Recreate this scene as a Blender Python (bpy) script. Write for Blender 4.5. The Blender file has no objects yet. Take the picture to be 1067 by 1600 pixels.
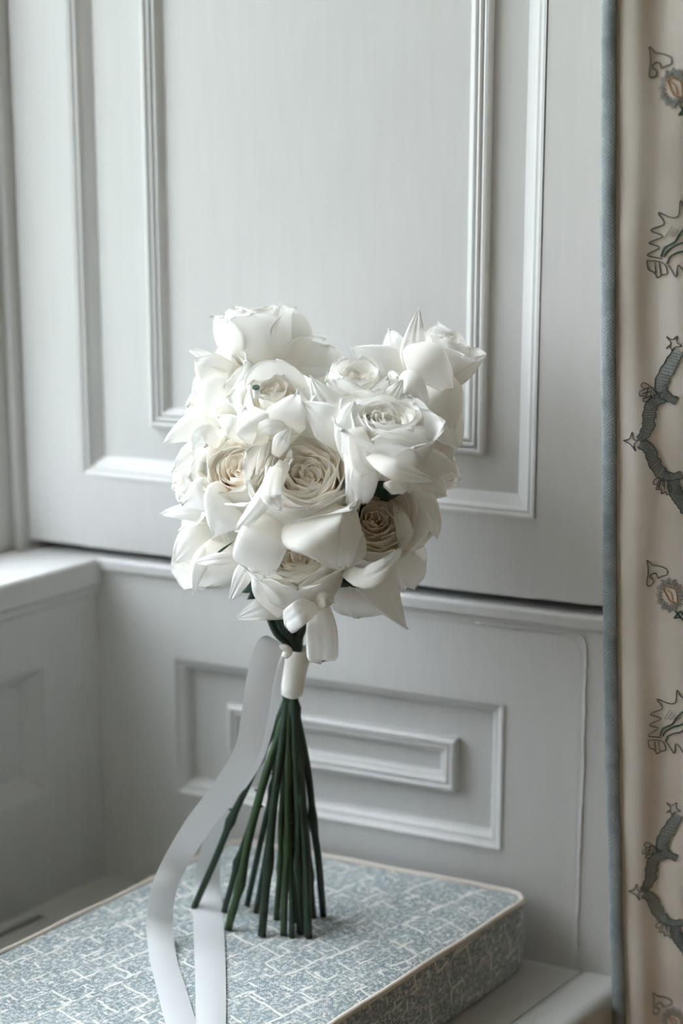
import bpy, math, random
import numpy as np
from mathutils import Matrix, Vector

SC = bpy.context.scene
COL = SC.collection
random.seed(7)
RNG = np.random.RandomState(11)

# ------------------------------------------------------------------ camera
IW, IH = 1067, 1600
FPX = 2770.0                      # focal length in pixels
PITCH = math.radians(13.2)
ZC = 0.66
cam = bpy.data.cameras.new('camera')
cam.sensor_fit = 'VERTICAL'
cam.sensor_height = 36.0
cam.sensor_width = 24.0
cam.lens = FPX / IH * 36.0
cam.clip_start = 0.02
cam.dof.use_dof = True
cam.dof.focus_distance = 1.205
cam.dof.aperture_fstop = 3.0
camo = bpy.data.objects.new('camera', cam)
COL.objects.link(camo)
camo.location = (0, 0, ZC)
camo.rotation_euler = (math.pi / 2 - PITCH, 0, 0)
SC.camera = camo

# ------------------------------------------------------------------ world, exposure
SC.view_settings.view_transform = 'Standard'
SC.view_settings.look = 'None'
SC.view_settings.gamma = 1.0
SC.view_settings.use_curve_mapping = False
SC.view_settings.exposure = 0.5
SC.cycles.max_bounces = 18
SC.cycles.diffuse_bounces = 14
SC.cycles.transmission_bounces = 10
wd = bpy.data.worlds.new('overcast_sky')
wd.use_nodes = True
SC.world = wd
# overcast sky: the zenith is three times as bright as the horizon
_n, _l = wd.node_tree.nodes, wd.node_tree.links
_tc = _n.new('ShaderNodeTexCoord'); _sx = _n.new('ShaderNodeSeparateXYZ')
_l.new(_tc.outputs['Generated'], _sx.inputs[0])
_mr = _n.new('ShaderNodeMapRange')
_mr.inputs['To Min'].default_value = 3.0; _mr.inputs['To Max'].default_value = 9.0
_l.new(_sx.outputs['Z'], _mr.inputs['Value'])
_l.new(_mr.outputs[0], _n['Background'].inputs[1])
_n['Background'].inputs[0].default_value = (0.885, 0.955, 1.03, 1)

# ------------------------------------------------------------------ frames of reference
C0 = np.array([0, 0, ZC])
FW = np.array([0, math.cos(PITCH), -math.sin(PITCH)])
UP = np.array([0, math.sin(PITCH), math.cos(PITCH)])
RT = np.array([1., 0, 0])


def ray(x, y):
    return FW * FPX + RT * (x - IW / 2) - UP * (y - IH / 2)


def on_z(x, y, z):
    d = ray(x, y)
    return C0 + d * ((z - ZC) / d[2])


def on_y(x, y, wy):
    d = ray(x, y)
    return C0 + d * (wy / d[1])


def on_plane(x, y, p, n):
    d = ray(x, y)
    return C0 + d * (np.dot(p - C0, n) / np.dot(d, n))


KC = np.array([-0.2053, 1.4305, 0.0])            # corner where apron, reveal and seat meet
AW = math.radians(51.8)
EW = np.array([math.cos(AW), math.sin(AW), 0])   # along the window, towards the corner
EA = -EW                                          # along the window, away from the corner
EB = np.array([math.sin(AW), -math.cos(AW), 0])  # from the window into the room
AS = math.radians(-24.1)
ES = np.array([math.cos(AS), math.sin(AS), 0])   # along the splayed reveal into the room
EN = np.array([math.sin(AS), -math.cos(AS), 0])  # out of the reveal, into the alcove
EZ = np.array([0, 0, 1.])


def win(a, b, z):
    return KC + EA * a + EB * b + EZ * z


def rev(s, d, z):
    return KC + ES * s + EN * d + EZ * z


# a portal guides the daylight sampling through the window opening
def portal(name, centre, xdir, w, h, facing):
    l = bpy.data.lights.new(name, 'AREA')
    l.shape = 'RECTANGLE'
    l.size, l.size_y = w, h
    l.cycles.is_portal = True
    o = bpy.data.objects.new(name, l)
    COL.objects.link(o)
    x = Vector(xdir).normalized()
    z = -Vector(facing).normalized()
    y = z.cross(x)
    o.matrix_world = Matrix.Translation(Vector(centre)) @ Matrix((x, y, z)).transposed().to_4x4()


ALCW = 1.25                     # width of the alcove along the window
WINH = 2.05                     # head of the window
portal('window_left_offscreen', win(ALCW / 2, -0.2, (0.29 + WINH) / 2), EA, ALCW + 0.2, WINH - 0.2, EB)

# ------------------------------------------------------------------ materials
MATS = {}


def newmat(name):
    m = bpy.data.materials.new(name)
    m.use_nodes = True
    nt = m.node_tree
    bs = nt.nodes['Principled BSDF']
    MATS[name] = m
    return m, nt, bs


def N(nt, typ, **kw):
    n = nt.nodes.new(typ)
    for k, v in kw.items():
        if isinstance(k, str) and hasattr(n, k):
            setattr(n, k, v)
    return n


def noise(nt, scale, detail=3, rough=0.5, vec=None):
    n = nt.nodes.new('ShaderNodeTexNoise')
    n.inputs['Scale'].default_value = scale
    n.inputs['Detail'].default_value = detail
    n.inputs['Roughness'].default_value = rough
    if vec is not None:
        nt.links.new(vec, n.inputs['Vector'])
    return n


def ramp(nt, fac, stops):
    r = nt.nodes.new('ShaderNodeValToRGB')
    el = r.color_ramp.elements
    while len(el) < len(stops):
        el.new(0.5)
    for e, (p, c) in zip(el, stops):
        e.position = p
        e.color = (*c, 1) if len(c) == 3 else c
    nt.links.new(fac, r.inputs[0])
    return r


def mapping(nt, scale=(1, 1, 1), rot=(0, 0, 0), coord='Object', loc=(0, 0, 0)):
    tc = nt.nodes.new('ShaderNodeTexCoord')
    mp = nt.nodes.new('ShaderNodeMapping')
    mp.inputs['Scale'].default_value = scale
    mp.inputs['Rotation'].default_value = rot
    mp.inputs['Location'].default_value = loc
    nt.links.new(tc.outputs[coord], mp.inputs[0])
    return mp.outputs[0]


def bump(nt, bs, h, strength=0.2, dist=0.001):
    b = nt.nodes.new('ShaderNodeBump')
    b.inputs['Strength'].default_value = strength
    b.inputs['Distance'].default_value = dist
    nt.links.new(h, b.inputs['Height'])
    nt.links.new(b.outputs[0], bs.inputs['Normal'])
    return b


def math_node(nt, op, a, b=None):
    n = nt.nodes.new('ShaderNodeMath')
    n.operation = op
    for i, v in enumerate((a, b)):
        if v is None:
            continue
        if isinstance(v, (int, float)):
            n.inputs[i].default_value = v
        else:
            nt.links.new(v, n.inputs[i])
    return n.outputs[0]


def mixcol(nt, fac, a, b):
    n = nt.nodes.new('ShaderNodeMix')
    n.data_type = 'RGBA'
    if isinstance(fac, (int, float)):
        n.inputs[0].default_value = fac
    else:
        nt.links.new(fac, n.inputs[0])
    for i, v in ((6, a), (7, b)):
        if isinstance(v, tuple):
            n.inputs[i].default_value = (*v, 1)
        else:
            nt.links.new(v, n.inputs[i])
    return n.outputs[2]


def simple(name, col, rough=0.5, var=0.06, scale=30, bstr=0.1, vec_scale=(1, 1, 1), spec=0.5):
    m, nt, bs = newmat(name)
    v = mapping(nt, vec_scale)
    n = noise(nt, scale, 4, vec=v)
    c = np.array(col)
    r = ramp(nt, n.outputs[0], [(0.3, tuple(c * (1 - var))), (0.7, tuple(np.minimum(c * (1 + var), 1)))])
    nt.links.new(r.outputs[0], bs.inputs['Base Color'])
    bs.inputs['Roughness'].default_value = rough
    bs.inputs['Specular IOR Level'].default_value = spec
    if bstr:
        bump(nt, bs, n.outputs[0], bstr, 0.0006)
    return m


simple('paint', (0.57, 0.571, 0.562), 0.38, 0.02, 22, 0.25, (6, 6, 0.7))
simple('paint_sill', (0.60, 0.60, 0.59), 0.3, 0.02, 20, 0.15)
simple('room_wall', (0.80, 0.73, 0.62), 0.8, 0.03, 5, 0.1)
simple('room_ceiling', (0.75, 0.73, 0.69), 0.8, 0.02, 5, 0.05)
simple('floor_wood', (0.34, 0.23, 0.14), 0.45, 0.2, 6, 0.1, (1, 8, 1))
simple('lawn', (0.10, 0.14, 0.06), 0.9, 0.3, 3, 0.0)
simple('stem_green', (0.016, 0.036, 0.020), 0.38, 0.35, 90, 0.2, (1, 1, 0.25))
simple('stem_bright', (0.030, 0.060, 0.024), 0.38, 0.35, 90, 0.2, (1, 1, 0.25))
simple('stem_cut', (0.16, 0.20, 0.09), 0.7, 0.2, 200, 0.1)
simple('leaf_green', (0.03, 0.075, 0.045), 0.4, 0.3, 80, 0.2)
simple('piping', (0.66, 0.60, 0.53), 0.75, 0.08, 500, 0.5)
simple('thread_dark', (0.085, 0.105, 0.105), 0.7, 0.25, 700, 0.2)
simple('thread_grey', (0.34, 0.37, 0.36), 0.7, 0.3, 900, 0.3)
simple('thread_mid', (0.17, 0.195, 0.195), 0.7, 0.3, 900, 0.3)
simple('thread_green', (0.05, 0.10, 0.085), 0.7, 0.3, 700, 0.2)
simple('thread_gold', (0.50, 0.27, 0.12), 0.7, 0.2, 700, 0.2)

m, nt, bs = newmat('glass')
bs.inputs['Base Color'].default_value = (1, 1, 1, 1)
bs.inputs['Roughness'].default_value = 0.0
bs.inputs['Transmission Weight'].default_value = 1.0
bs.inputs['IOR'].default_value = 1.02


def thin_sheet(name, col, trans, rough, tintcol=None, attr=None, bumpscale=0, sheen=0):
    """Petals and ribbon: a thin sheet that lets some light through."""
    m, nt, bs = newmat(name)
    out = nt.nodes['Material Output']
    tr = nt.nodes.new('ShaderNodeBsdfTranslucent')
    mx = nt.nodes.new('ShaderNodeMixShader')
    mx.inputs[0].default_value = trans
    bs.inputs['Roughness'].default_value = rough
    bs.inputs['Specular IOR Level'].default_value = 0.3
    bs.inputs['Sheen Weight'].default_value = sheen
    if attr:
        at = nt.nodes.new('ShaderNodeAttribute')
        at.attribute_name = attr
        c = mixcol(nt, at.outputs['Fac'], col, tintcol)
        nt.links.new(c, bs.inputs['Base Color'])
        nt.links.new(c, tr.inputs[0])
    else:
        bs.inputs['Base Color'].default_value = (*col, 1)
        tr.inputs[0].default_value = (*col, 1)
    if bumpscale:
        v = mapping(nt)
        n = noise(nt, bumpscale, 3, vec=v)
        b = bump(nt, bs, n.outputs[0], 0.12, 0.001)
        nt.links.new(b.outputs[0], tr.inputs['Normal'])
    nt.links.new(bs.outputs[0], mx.inputs[1])
    nt.links.new(tr.outputs[0], mx.inputs[2])
    nt.links.new(mx.outputs[0], out.inputs[0])
    return m


thin_sheet('petal', (0.96, 0.962, 0.942), 0.27, 0.5, (0.98, 0.82, 0.58), 'tint', 160)
thin_sheet('ribbon', (0.74, 0.755, 0.765), 0.22, 0.38, bumpscale=0, sheen=0.2)
thin_sheet('ribbon_band', (0.86, 0.84, 0.77), 0.1, 0.35)

# cushion: woven blue-grey cloth with broken cream key-pattern strokes
m, nt, bs = newmat('cushion_cloth')
uv = mapping(nt, coord='UV')


def rotated(ang, scale=(1, 1, 1), loc=(0, 0, 0)):
    mp = nt.nodes.new('ShaderNodeMapping')
    mp.inputs['Rotation'].default_value = (0, 0, math.radians(ang))
    mp.inputs['Scale'].default_value = scale
    mp.inputs['Location'].default_value = loc
    nt.links.new(uv, mp.inputs[0])
    return mp.outputs[0]


def wobble(vec, scale, amp):
    n = noise(nt, scale, 2, vec=vec)
    s = nt.nodes.new('ShaderNodeVectorMath'); s.operation = 'SUBTRACT'
    nt.links.new(n.outputs['Color'], s.inputs[0]); s.inputs[1].default_value = (0.5, 0.5, 0.5)
    q = nt.nodes.new('ShaderNodeVectorMath'); q.operation = 'SCALE'
    nt.links.new(s.outputs[0], q.inputs[0]); q.inputs['Scale'].default_value = amp
    a = nt.nodes.new('ShaderNodeVectorMath'); a.operation = 'ADD'
    nt.links.new(vec, a.inputs[0]); nt.links.new(q.outputs[0], a.inputs[1])
    return a.outputs[0]


def bricks(vec, scale, mort, bw, rh, off=0.5):
    b = nt.nodes.new('ShaderNodeTexBrick')
    b.offset = off
    b.inputs['Scale'].default_value = scale
    b.inputs['Mortar Size'].default_value = mort
    b.inputs['Mortar Smooth'].default_value = 0.15
    b.inputs['Brick Width'].default_value = bw
    b.inputs['Row Height'].default_value = rh
    nt.links.new(vec, b.inputs['Vector'])
    return b.outputs['Fac']


def thresh(fac, lo, hi):
    r = ramp(nt, fac, [(lo, (0, 0, 0)), (hi, (1, 1, 1))])
    return r.outputs[0]


lattice = None
for ang, sc_, mo, bw, rh, nlo, seed in ((8, 24.0, 0.024, 0.62, 0.9, 0.47, 0.0), (8, 22.0, 0.022, 1.1, 0.52, 0.49, 3.1),
                                        (8, 60.0, 0.05, 0.8, 0.6, 0.56, 7.7)):
    v = wobble(rotated(ang, loc=(seed, seed * 0.7, 0)), 60, 0.006)
    l = bricks(v, sc_, mo, bw, rh)
    nm = thresh(noise(nt, sc_ * 2.4, 2, vec=rotated(ang, loc=(seed, 0, 0))).outputs[0], nlo, nlo + 0.06)
    f = math_node(nt, 'MULTIPLY', l, nm)
    lattice = f if lattice is None else math_node(nt, 'MAXIMUM', lattice, f)
fl1 = thresh(noise(nt, 230, 3, 0.65, rotated(8, (1, 2.0, 1))).outputs[0], 0.51, 0.60)
fl2 = thresh(noise(nt, 210, 3, 0.65, rotated(8, (2.0, 1, 1), (4, 2, 0))).outputs[0], 0.525, 0.615)
flk = math_node(nt, 'MULTIPLY', math_node(nt, 'MAXIMUM', fl1, fl2), 0.7)
pat = math_node(nt, 'MAXIMUM', lattice, flk)
wv = nt.nodes.new('ShaderNodeTexWave')
wv.inputs['Scale'].default_value = 260
wv.inputs['Distortion'].default_value = 1.5
wv.inputs['Detail Scale'].default_value = 3
nt.links.new(rotated(50), wv.inputs['Vector'])
fine = noise(nt, 700, 2, 0.7, rotated(8))
blot = noise(nt, 26, 3, 0.6, uv)
g = math_node(nt, 'ADD', math_node(nt, 'MULTIPLY', wv.outputs['Fac'], 0.35), math_node(nt, 'MULTIPLY', fine.outputs[0], 0.65))
base = ramp(nt, g, [(0.25, (0.105, 0.15, 0.175)), (0.5, (0.22, 0.28, 0.305)), (0.75, (0.40, 0.46, 0.475))]).outputs[0]
base = mixcol(nt, math_node(nt, 'MULTIPLY', thresh(blot.outputs[0], 0.4, 0.65), 0.45), base, (0.40, 0.46, 0.475))
colr = mixcol(nt, pat, base, (0.76, 0.755, 0.71))
nt.links.new(colr, bs.inputs['Base Color'])
bs.inputs['Roughness'].default_value = 0.85
bs.inputs['Specular IOR Level'].default_value = 0.2
bump(nt, bs, math_node(nt, 'ADD', g, math_node(nt, 'MULTIPLY', pat, 0.6)), 0.5, 0.0008)

# curtain linen and tape
m, nt, bs = newmat('linen')
v = mapping(nt, (1, 1, 1), coord='UV')
n1 = noise(nt, 22, 4, vec=v)
wx = nt.nodes.new('ShaderNodeTexWave'); wx.inputs['Scale'].default_value = 420; wx.inputs['Distortion'].default_value = 2
wx.bands_direction = 'X'; nt.links.new(v, wx.inputs['Vector'])
wy = nt.nodes.new('ShaderNodeTexWave'); wy.inputs['Scale'].default_value = 420; wy.inputs['Distortion'].default_value = 2
wy.bands_direction = 'Y'; nt.links.new(v, wy.inputs['Vector'])
wsum = math_node(nt, 'ADD', wx.outputs['Fac'], wy.outputs['Fac'])
c = ramp(nt, n1.outputs[0], [(0.25, (0.80, 0.735, 0.675)), (0.75, (0.88, 0.825, 0.77))])
nt.links.new(c.outputs[0], bs.inputs['Base Color'])
bs.inputs['Roughness'].default_value = 0.9
bump(nt, bs, wsum, 0.15, 0.0004)

m, nt, bs = newmat('tape')
v = mapping(nt, (1, 1, 1), coord='UV')
ck = nt.nodes.new('ShaderNodeTexChecker'); ck.inputs['Scale'].default_value = 950
nt.links.new(wobble(v, 150, 0.0006), ck.inputs['Vector'])
n1 = noise(nt, 60, 3, vec=v)
ca = mixcol(nt, ck.outputs['Fac'], (0.20, 0.235, 0.25), (0.37, 0.40, 0.41))
cb = mixcol(nt, thresh(n1.outputs[0], 0.45, 0.75), ca, (0.18, 0.21, 0.225))
nt.links.new(cb, bs.inputs['Base Color'])
bs.inputs['Roughness'].default_value = 0.85
bump(nt, bs, ck.outputs['Fac'], 0.5, 0.0004)

# ------------------------------------------------------------------ object helpers
ORIGIN = {}


def origin(o):
    return ORIGIN.get(o.name, np.zeros(3)) if o is not None else np.zeros(3)


def tag(o, label=None, cat=None, group=None, kind=None):
    if label: o['label'] = label
    if cat: o['category'] = cat
    if group: o['group'] = group
    if kind: o['kind'] = kind
    return o


def empty(name, loc):
    o = bpy.data.objects.new(name, None)
    COL.objects.link(o)
    o.empty_display_size = 0.02
    o.location = loc
    ORIGIN[o.name] = np.array(loc, float)
    return o


def mesh(name, verts, faces, mat, parent=None, smooth=False, at=None, uvs=None, attr=None, modifiers=None):
    """verts are world coordinates; the object sits at `at` or at its parent's origin."""
    verts = np.asarray(verts, float)
    po = origin(parent)
    og = np.array(at, float) if at is not None else (po if parent is not None else verts.min(0) * 0.5 + verts.max(0) * 0.5)
    if at is None and parent is None:
        og[2] = verts[:, 2].min()
    me = bpy.data.meshes.new(name)
    me.from_pydata([tuple(p) for p in verts - og], [], [tuple(f) for f in faces])
    me.materials.append(MATS[mat])
    if smooth:
        me.polygons.foreach_set('use_smooth', [True] * len(me.polygons))
    if uvs is not None:
        ul = me.uv_layers.new(name='UVMap')
        for lp in me.loops:
            ul.data[lp.index].uv = uvs[lp.vertex_index]
    if attr is not None:
        a = me.attributes.new('tint', 'FLOAT', 'POINT')
        a.data.foreach_set('value', np.asarray(attr, np.float32))
    me.update()
    o = bpy.data.objects.new(name, me)
    COL.objects.link(o)
    o.location = og - po if parent is not None else og
    if parent is not None:
        o.parent = parent
    ORIGIN[o.name] = og
    return o


def bevel(o, w, seg=2, angle=35):
    md = o.modifiers.new('bevel', 'BEVEL')
    md.width = w
    md.segments = seg
    md.limit_method = 'ANGLE'
    md.angle_limit = math.radians(angle)
    md.harden_normals = True
    o.data.polygons.foreach_set('use_smooth', [True] * len(o.data.polygons))
    return o


def box(fn, u0, u1, v0, v1, z0, z1):
    vs = [fn(u, v, z) for z in (z0, z1) for v in (v0, v1) for u in (u0, u1)]
    fs = [(0, 2, 3, 1), (4, 5, 7, 6), (0, 1, 5, 4), (2, 6, 7, 3), (0, 4, 6, 2), (1, 3, 7, 5)]
    return vs, fs


def fix(o):
    """Recalculate outward normals."""
    import bmesh
    bm = bmesh.new(); bm.from_mesh(o.data)
    bmesh.ops.recalc_face_normals(bm, faces=bm.faces)
    bm.to_mesh(o.data); bm.free()
    return o


def bx(name, fn, u0, u1, v0, v1, z0, z1, mat, parent=None, bev=0.0, kind=None):
    vs, fs = box(fn, u0, u1, v0, v1, z0, z1)
    o = fix(mesh(name, vs, fs, mat, parent))
    if bev:
        bevel(o, bev)
    if kind:
        o['kind'] = kind
    return o


def prism(name, fn, poly, d0, d1, mat, parent=None, bev=0.0):
    """poly is a list of (s, z); extruded between depths d0 and d1 of frame fn(s, d, z)."""
    n = len(poly)
    vs = [fn(s, d0, z) for s, z in poly] + [fn(s, d1, z) for s, z in poly]
    fs = [tuple(range(n)), tuple(range(2 * n - 1, n - 1, -1))] + [(i, (i + 1) % n, n + (i + 1) % n, n + i) for i in range(n)]
    o = fix(mesh(name, vs, fs, mat, parent))
    if bev:
        bevel(o, bev)
    return o


def frame(name, fn, s0, s1, z0, z1, prof, mat, parent):
    """Mitred moulding round a rectangle; prof = [(distance inward, depth)]."""
    vs, fs = [], []
    n = len(prof)
    for i, d in prof:
        for (s, z) in ((s0 + i, z0 + i), (s1 - i, z0 + i), (s1 - i, z1 - i), (s0 + i, z1 - i)):
            vs.append(fn(s, d, z))
    for p in range(n - 1):
        for k in range(4):
            fs.append((p * 4 + k, p * 4 + (k + 1) % 4, (p + 1) * 4 + (k + 1) % 4, (p + 1) * 4 + k))
    o = mesh(name, vs, fs, mat, parent)
    return fix(o)


def tube_geo(pts, rad, seg=8, caps=True):
    pts = np.asarray(pts, float)
    n = len(pts)
    rad = np.full(n, rad) if np.isscalar(rad) else np.asarray(rad)
    T = np.gradient(pts, axis=0)
    T /= np.linalg.norm(T, axis=1)[:, None] + 1e-12
    ref = np.array([0.13, -0.9, 0.41])
    vs, fs = [], []
    u = np.cross(T[0], ref); u /= np.linalg.norm(u)
    for i in range(n):
        u = u - T[i] * np.dot(u, T[i]); u /= np.linalg.norm(u)
        w = np.cross(T[i], u)
        for k in range(seg):
            a = 2 * math.pi * k / seg
            vs.append(pts[i] + rad[i] * (math.cos(a) * u + math.sin(a) * w))
    for i in range(n - 1):
        for k in range(seg):
            fs.append((i * seg + k, i * seg + (k + 1) % seg, (i + 1) * seg + (k + 1) % seg, (i + 1) * seg + k))
    if caps:
        fs.append(tuple(range(seg - 1, -1, -1)))
        fs.append(tuple((n - 1) * seg + k for k in range(seg)))
    return vs, fs


def spline(pts, n):
    """Catmull-Rom through pts (any dimension)."""
    P = np.asarray(pts, float)
    if len(P) == 2:
        t = np.linspace(0, 1, n)[:, None]
        return P[0] * (1 - t) + P[1] * t
    P = np.vstack([2 * P[0] - P[1], P, 2 * P[-1] - P[-2]])
    m = len(P) - 3
    out = []
    for t in np.linspace(0, m, n):
        i = min(int(t), m - 1); f = t - i
        a, b, c, d = P[i:i + 4]
        out.append(0.5 * (2 * b + (c - a) * f + (2 * a - 5 * b + 4 * c - d) * f * f + (3 * b - a - 3 * c + d) * f ** 3))
    return np.array(out)


def join(parts):
    V, F, o = [], [], 0
    for v, f in parts:
        V += list(v)
        F += [tuple(i + o for i in q) for q in f]
        o += len(v)
    return V, F


# ================================================================== SETTING
ZF = -0.44           # room floor
ZT = 2.5             # ceiling
SB = 0.455           # where the reveal ends at the room wall (distance along reveal)
BR = SB * float(np.dot(ES, EB))     # room face of the window wall, in b
AR = SB * float(np.dot(ES, EA))     # a of that arris
A0, A1, B1 = -2.0, 3.2, 4.0
S_WIN = -0.069

bx('floor', win, A0, A1, -0.16, B1, ZF - 0.1, ZF, 'floor_wood', kind='structure')
bx('ceiling', win, A0 - .1, A1 + .1, -0.3, B1 + .1, ZT, ZT + 0.1, 'room_ceiling', kind='structure')
bx('wall_back', win, A0, A1, B1, B1 + 0.1, ZF, ZT, 'room_wall', kind='structure')
bx('wall_right', win, A0 - 0.1, A0, BR - 0.1, B1, ZF, ZT, 'room_wall', kind='structure')
bx('wall_left', win, A1, A1 + 0.1, -0.2, B1, ZF, ZT, 'room_wall', kind='structure')
bx('ground', win, -30, 30, -30, 30, -1.6, -1.5, 'lawn', kind='structure')

# window wall, from the reveal outwards: masses either side of the alcove, head, pier, far window opening
L = lambda s: (s * float(np.dot(ES, EA)), s * float(np.dot(ES, EB)))
sdo = -0.16
a_in, b_in = L(sdo)


def mass(name, pts, z0, z1, mat='paint'):
    n = len(pts)
    vs = [win(a, b, z0) for a, b in pts] + [win(a, b, z1) for a, b in pts]
    fs = [tuple(range(n)), tuple(range(2 * n - 1, n - 1, -1))] + [(i, (i + 1) % n, n + (i + 1) % n, n + i) for i in range(n)]
    o = fix(mesh(name, vs, fs, mat))
    o['kind'] = 'structure'
    return o


SKIN = 0.050         # reveal linings and shutter sit in front of the masonry by this much


def rv2(s, d):
    p = rev(s, d, 0) - KC
    return float(np.dot(p, EA)), float(np.dot(p, EB))


wall_reveal = mass('wall_reveal', [rv2(sdo, -SKIN), rv2(SB, -SKIN), rv2(SB, 0.0), (A0, BR), (A0, b_in)], ZF, ZT, 'paint')
mass('wall_window_right', [(A0 - .1, BR - 0.001), (AR + 0.0005, BR - 0.001), (AR + 0.0005, BR + 0.003), (A0 - .1, BR + 0.003)], ZF, ZT, 'room_wall')
wl0, wl1 = ALCW, ALCW - AR
mass('wall_pier', [(wl0, b_in), (wl0, 0), (wl1, BR), (A1 + .1, BR), (A1 + .1, b_in)], ZF, ZT, 'room_wall')
mass('wall_head', [(AR - 0.02, BR), (wl1, BR), (wl0 + .1, b_in), (-a_in * 0 - 0.02, b_in)], WINH, ZT, 'room_wall')

# apron under the window with its sunk panel
apron = empty('wall_window', win(0.6, 0, 0)); apron['kind'] = 'structure'
pr = on_plane(66, 1045, KC, EB) - KC
pa0 = float(np.dot(pr, EA)); pz1 = float(pr[2])
pz0 = float((on_plane(66, 1240, KC, EB))[2])
bx('apron_stile', win, -0.06, pa0, -0.03, 0, ZF, 0.27, 'paint', apron)
bx('apron_rail', win, pa0, ALCW + .02, -0.03, 0, pz1, 0.27, 'paint', apron)
bx('apron_rail', win, pa0, ALCW + .02, -0.03, 0, ZF, pz0, 'paint', apron)
bx('apron_backing', win, -0.06, ALCW + .02, -0.16, -0.028, ZF, 0.262, 'paint', apron)
bx('apron_panel', win, pa0, ALCW - .12, -0.03, -0.014, pz0, pz1, 'paint', apron)
frame('panel_moulding', win, pa0 - .002, ALCW - .11, pz0 - .002, pz1 + .002, [(0, 0.0005), (0.004, -0.002), (0.010, -0.009), (0.016, -0.0138)], 'paint', apron)

# sill board
sill = empty('trim_1', win(0.6, 0, 0.262)); sill['kind'] = 'structure'
bx('sill_board', win, -0.02, ALCW + .04, -0.16, 0.007, 0.262, 0.2865, 'paint_sill', sill, bev=0.004)
bx('sill_bead', win, -0.02, ALCW + .04, -0.02, 0.003, 0.2545, 0.2625, 'paint', sill, bev=0.002)

# window frame, sash and panes
wa, wb = L(S_WIN)
W1 = empty('window_1', win(0.6, wb, 0.29)); W1['kind'] = 'structure'
bx('staff_bead', win, wa - 0.02, wa + 0.009, wb - 0.03, wb + 0.003, 0.285, WINH, 'paint', W1, bev=0.003)
bx('box_frame', win, wa - 0.04, wa + 0.012, wb - 0.09, wb - 0.012, 0.285, WINH, 'paint', W1)
bx('sash_stile', win, wa + 0.006, wa + 0.036, wb - 0.055, wb - 0.006, 0.285, WINH, 'paint', W1, bev=0.004)
bx('sash_stile', win, ALCW - 0.075, ALCW + 0.06, wb - 0.06, wb - 0.005, 0.285, WINH, 'paint', W1, bev=0.004)
bx('sash_rail', win, wa + 0.028, ALCW - 0.07, wb - 0.055, wb - 0.006, 0.285, 0.325, 'paint', W1, bev=0.004)
bx('sash_rail', win, wa + 0.028, ALCW - 0.07, wb - 0.055, wb - 0.006, 1.17, 1.21, 'paint', W1, bev=0.004)
bx('sash_rail', win, wa + 0.028, ALCW - 0.07, wb - 0.055, wb - 0.006, WINH - 0.06, WINH, 'paint', W1, bev=0.004)
pa = [wa + 0.036, (wa + ALCW) / 2 - 0.21, (wa + ALCW) / 2 + 0.21, ALCW - 0.075]
for g in pa[1:3]:
    bx('glazing_bar', win, g - 0.009, g + 0.009, wb - 0.05, wb - 0.012, 0.32, WINH - 0.05, 'paint', W1)
for z0, z1 in ((0.325, 1.17), (1.21, WINH - 0.06)):
    for k in range(3):
        vs = [win(pa[k], wb - 0.032, z0), win(pa[k + 1], wb - 0.032, z0), win(pa[k + 1], wb - 0.032, z1), win(pa[k], wb - 0.032, z1)]
        mesh('pane', vs, [(0, 1, 2, 3)], 'glass', W1)

# ------------------------------------------------------------------ lower reveal lining (board with a sunk, fielded panel)
low = empty('wall_reveal_lining', rev(0.2, 0, 0)); low['kind'] = 'structure'
ZL = 0.2868
bx('lining_backing', rev, -0.10, SB, -SKIN, -0.016, ZF, ZL - 0.003, 'paint', low)
LS0, LS1, LZ0, LZ1 = 0.073, 0.360, 0.089, 0.2085
BS1 = 0.4205
BT = 0.2690
arc = [(BS1 - 0.016 + 0.016 * math.sin(t), BT - 0.016 + 0.016 * math.cos(t)) for t in np.linspace(math.pi / 2, 0, 9)]
prism('board', rev, [(-0.02, LZ1), (BS1, LZ1)] + arc + [(-0.02, BT)], -0.018, 0.0, 'paint', low)
bx('board', rev, -0.02, BS1, -0.018, 0, -0.01, LZ0, 'paint', low)
bx('board', rev, -0.02, LS0, -0.018, 0, LZ0, LZ1, 'paint', low)
bx('board', rev, LS1, BS1, -0.018, 0, LZ0, LZ1, 'paint', low)
arc2 = [(s + 0.0003, z + 0.0003) for s, z in arc]
prism('edge_strip', rev, [(BS1 + 0.0003, -0.01), (SB, -0.01), (SB, ZL - 0.004), (-0.02, ZL - 0.004), (-0.02, BT + 0.0003)] + arc2[::-1], -0.018, 0.0004, 'paint', low)
bx('cap_moulding', rev, -0.02, SB, -0.018, 0.0045, 0.2755, ZL, 'paint', low, bev=0.003)
bx('field', rev, LS0 - .01, LS1 + .01, -0.03, -0.0125, LZ0 - .01, LZ1 + .01, 'paint', low)
frame('sunk_moulding', rev, LS0 - .001, LS1 + .001, LZ0 - .001, LZ1 + .001, [(0, 0.0012), (0.002, 0.0012), (0.004, -0.001), (0.006, -0.0025), (0.008, -0.003), (0.0105, -0.006), (0.012, -0.010), (0.0125, -0.0128)], 'paint', low)
reed = [(0, -0.0128), (0.0, -0.0055), (0.0015, -0.004), (0.0035, -0.0035), (0.005, -0.0045), (0.0055, -0.006), (0.0065, -0.0048), (0.008, -0.0045), (0.0095, -0.0055), (0.010, -0.007), (0.0125, -0.008), (0.0145, -0.0105), (0.0148, -0.0128)]
frame('raised_moulding', rev, 0.119, 0.3205, 0.1275, 0.1715, reed, 'paint', low)
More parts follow.
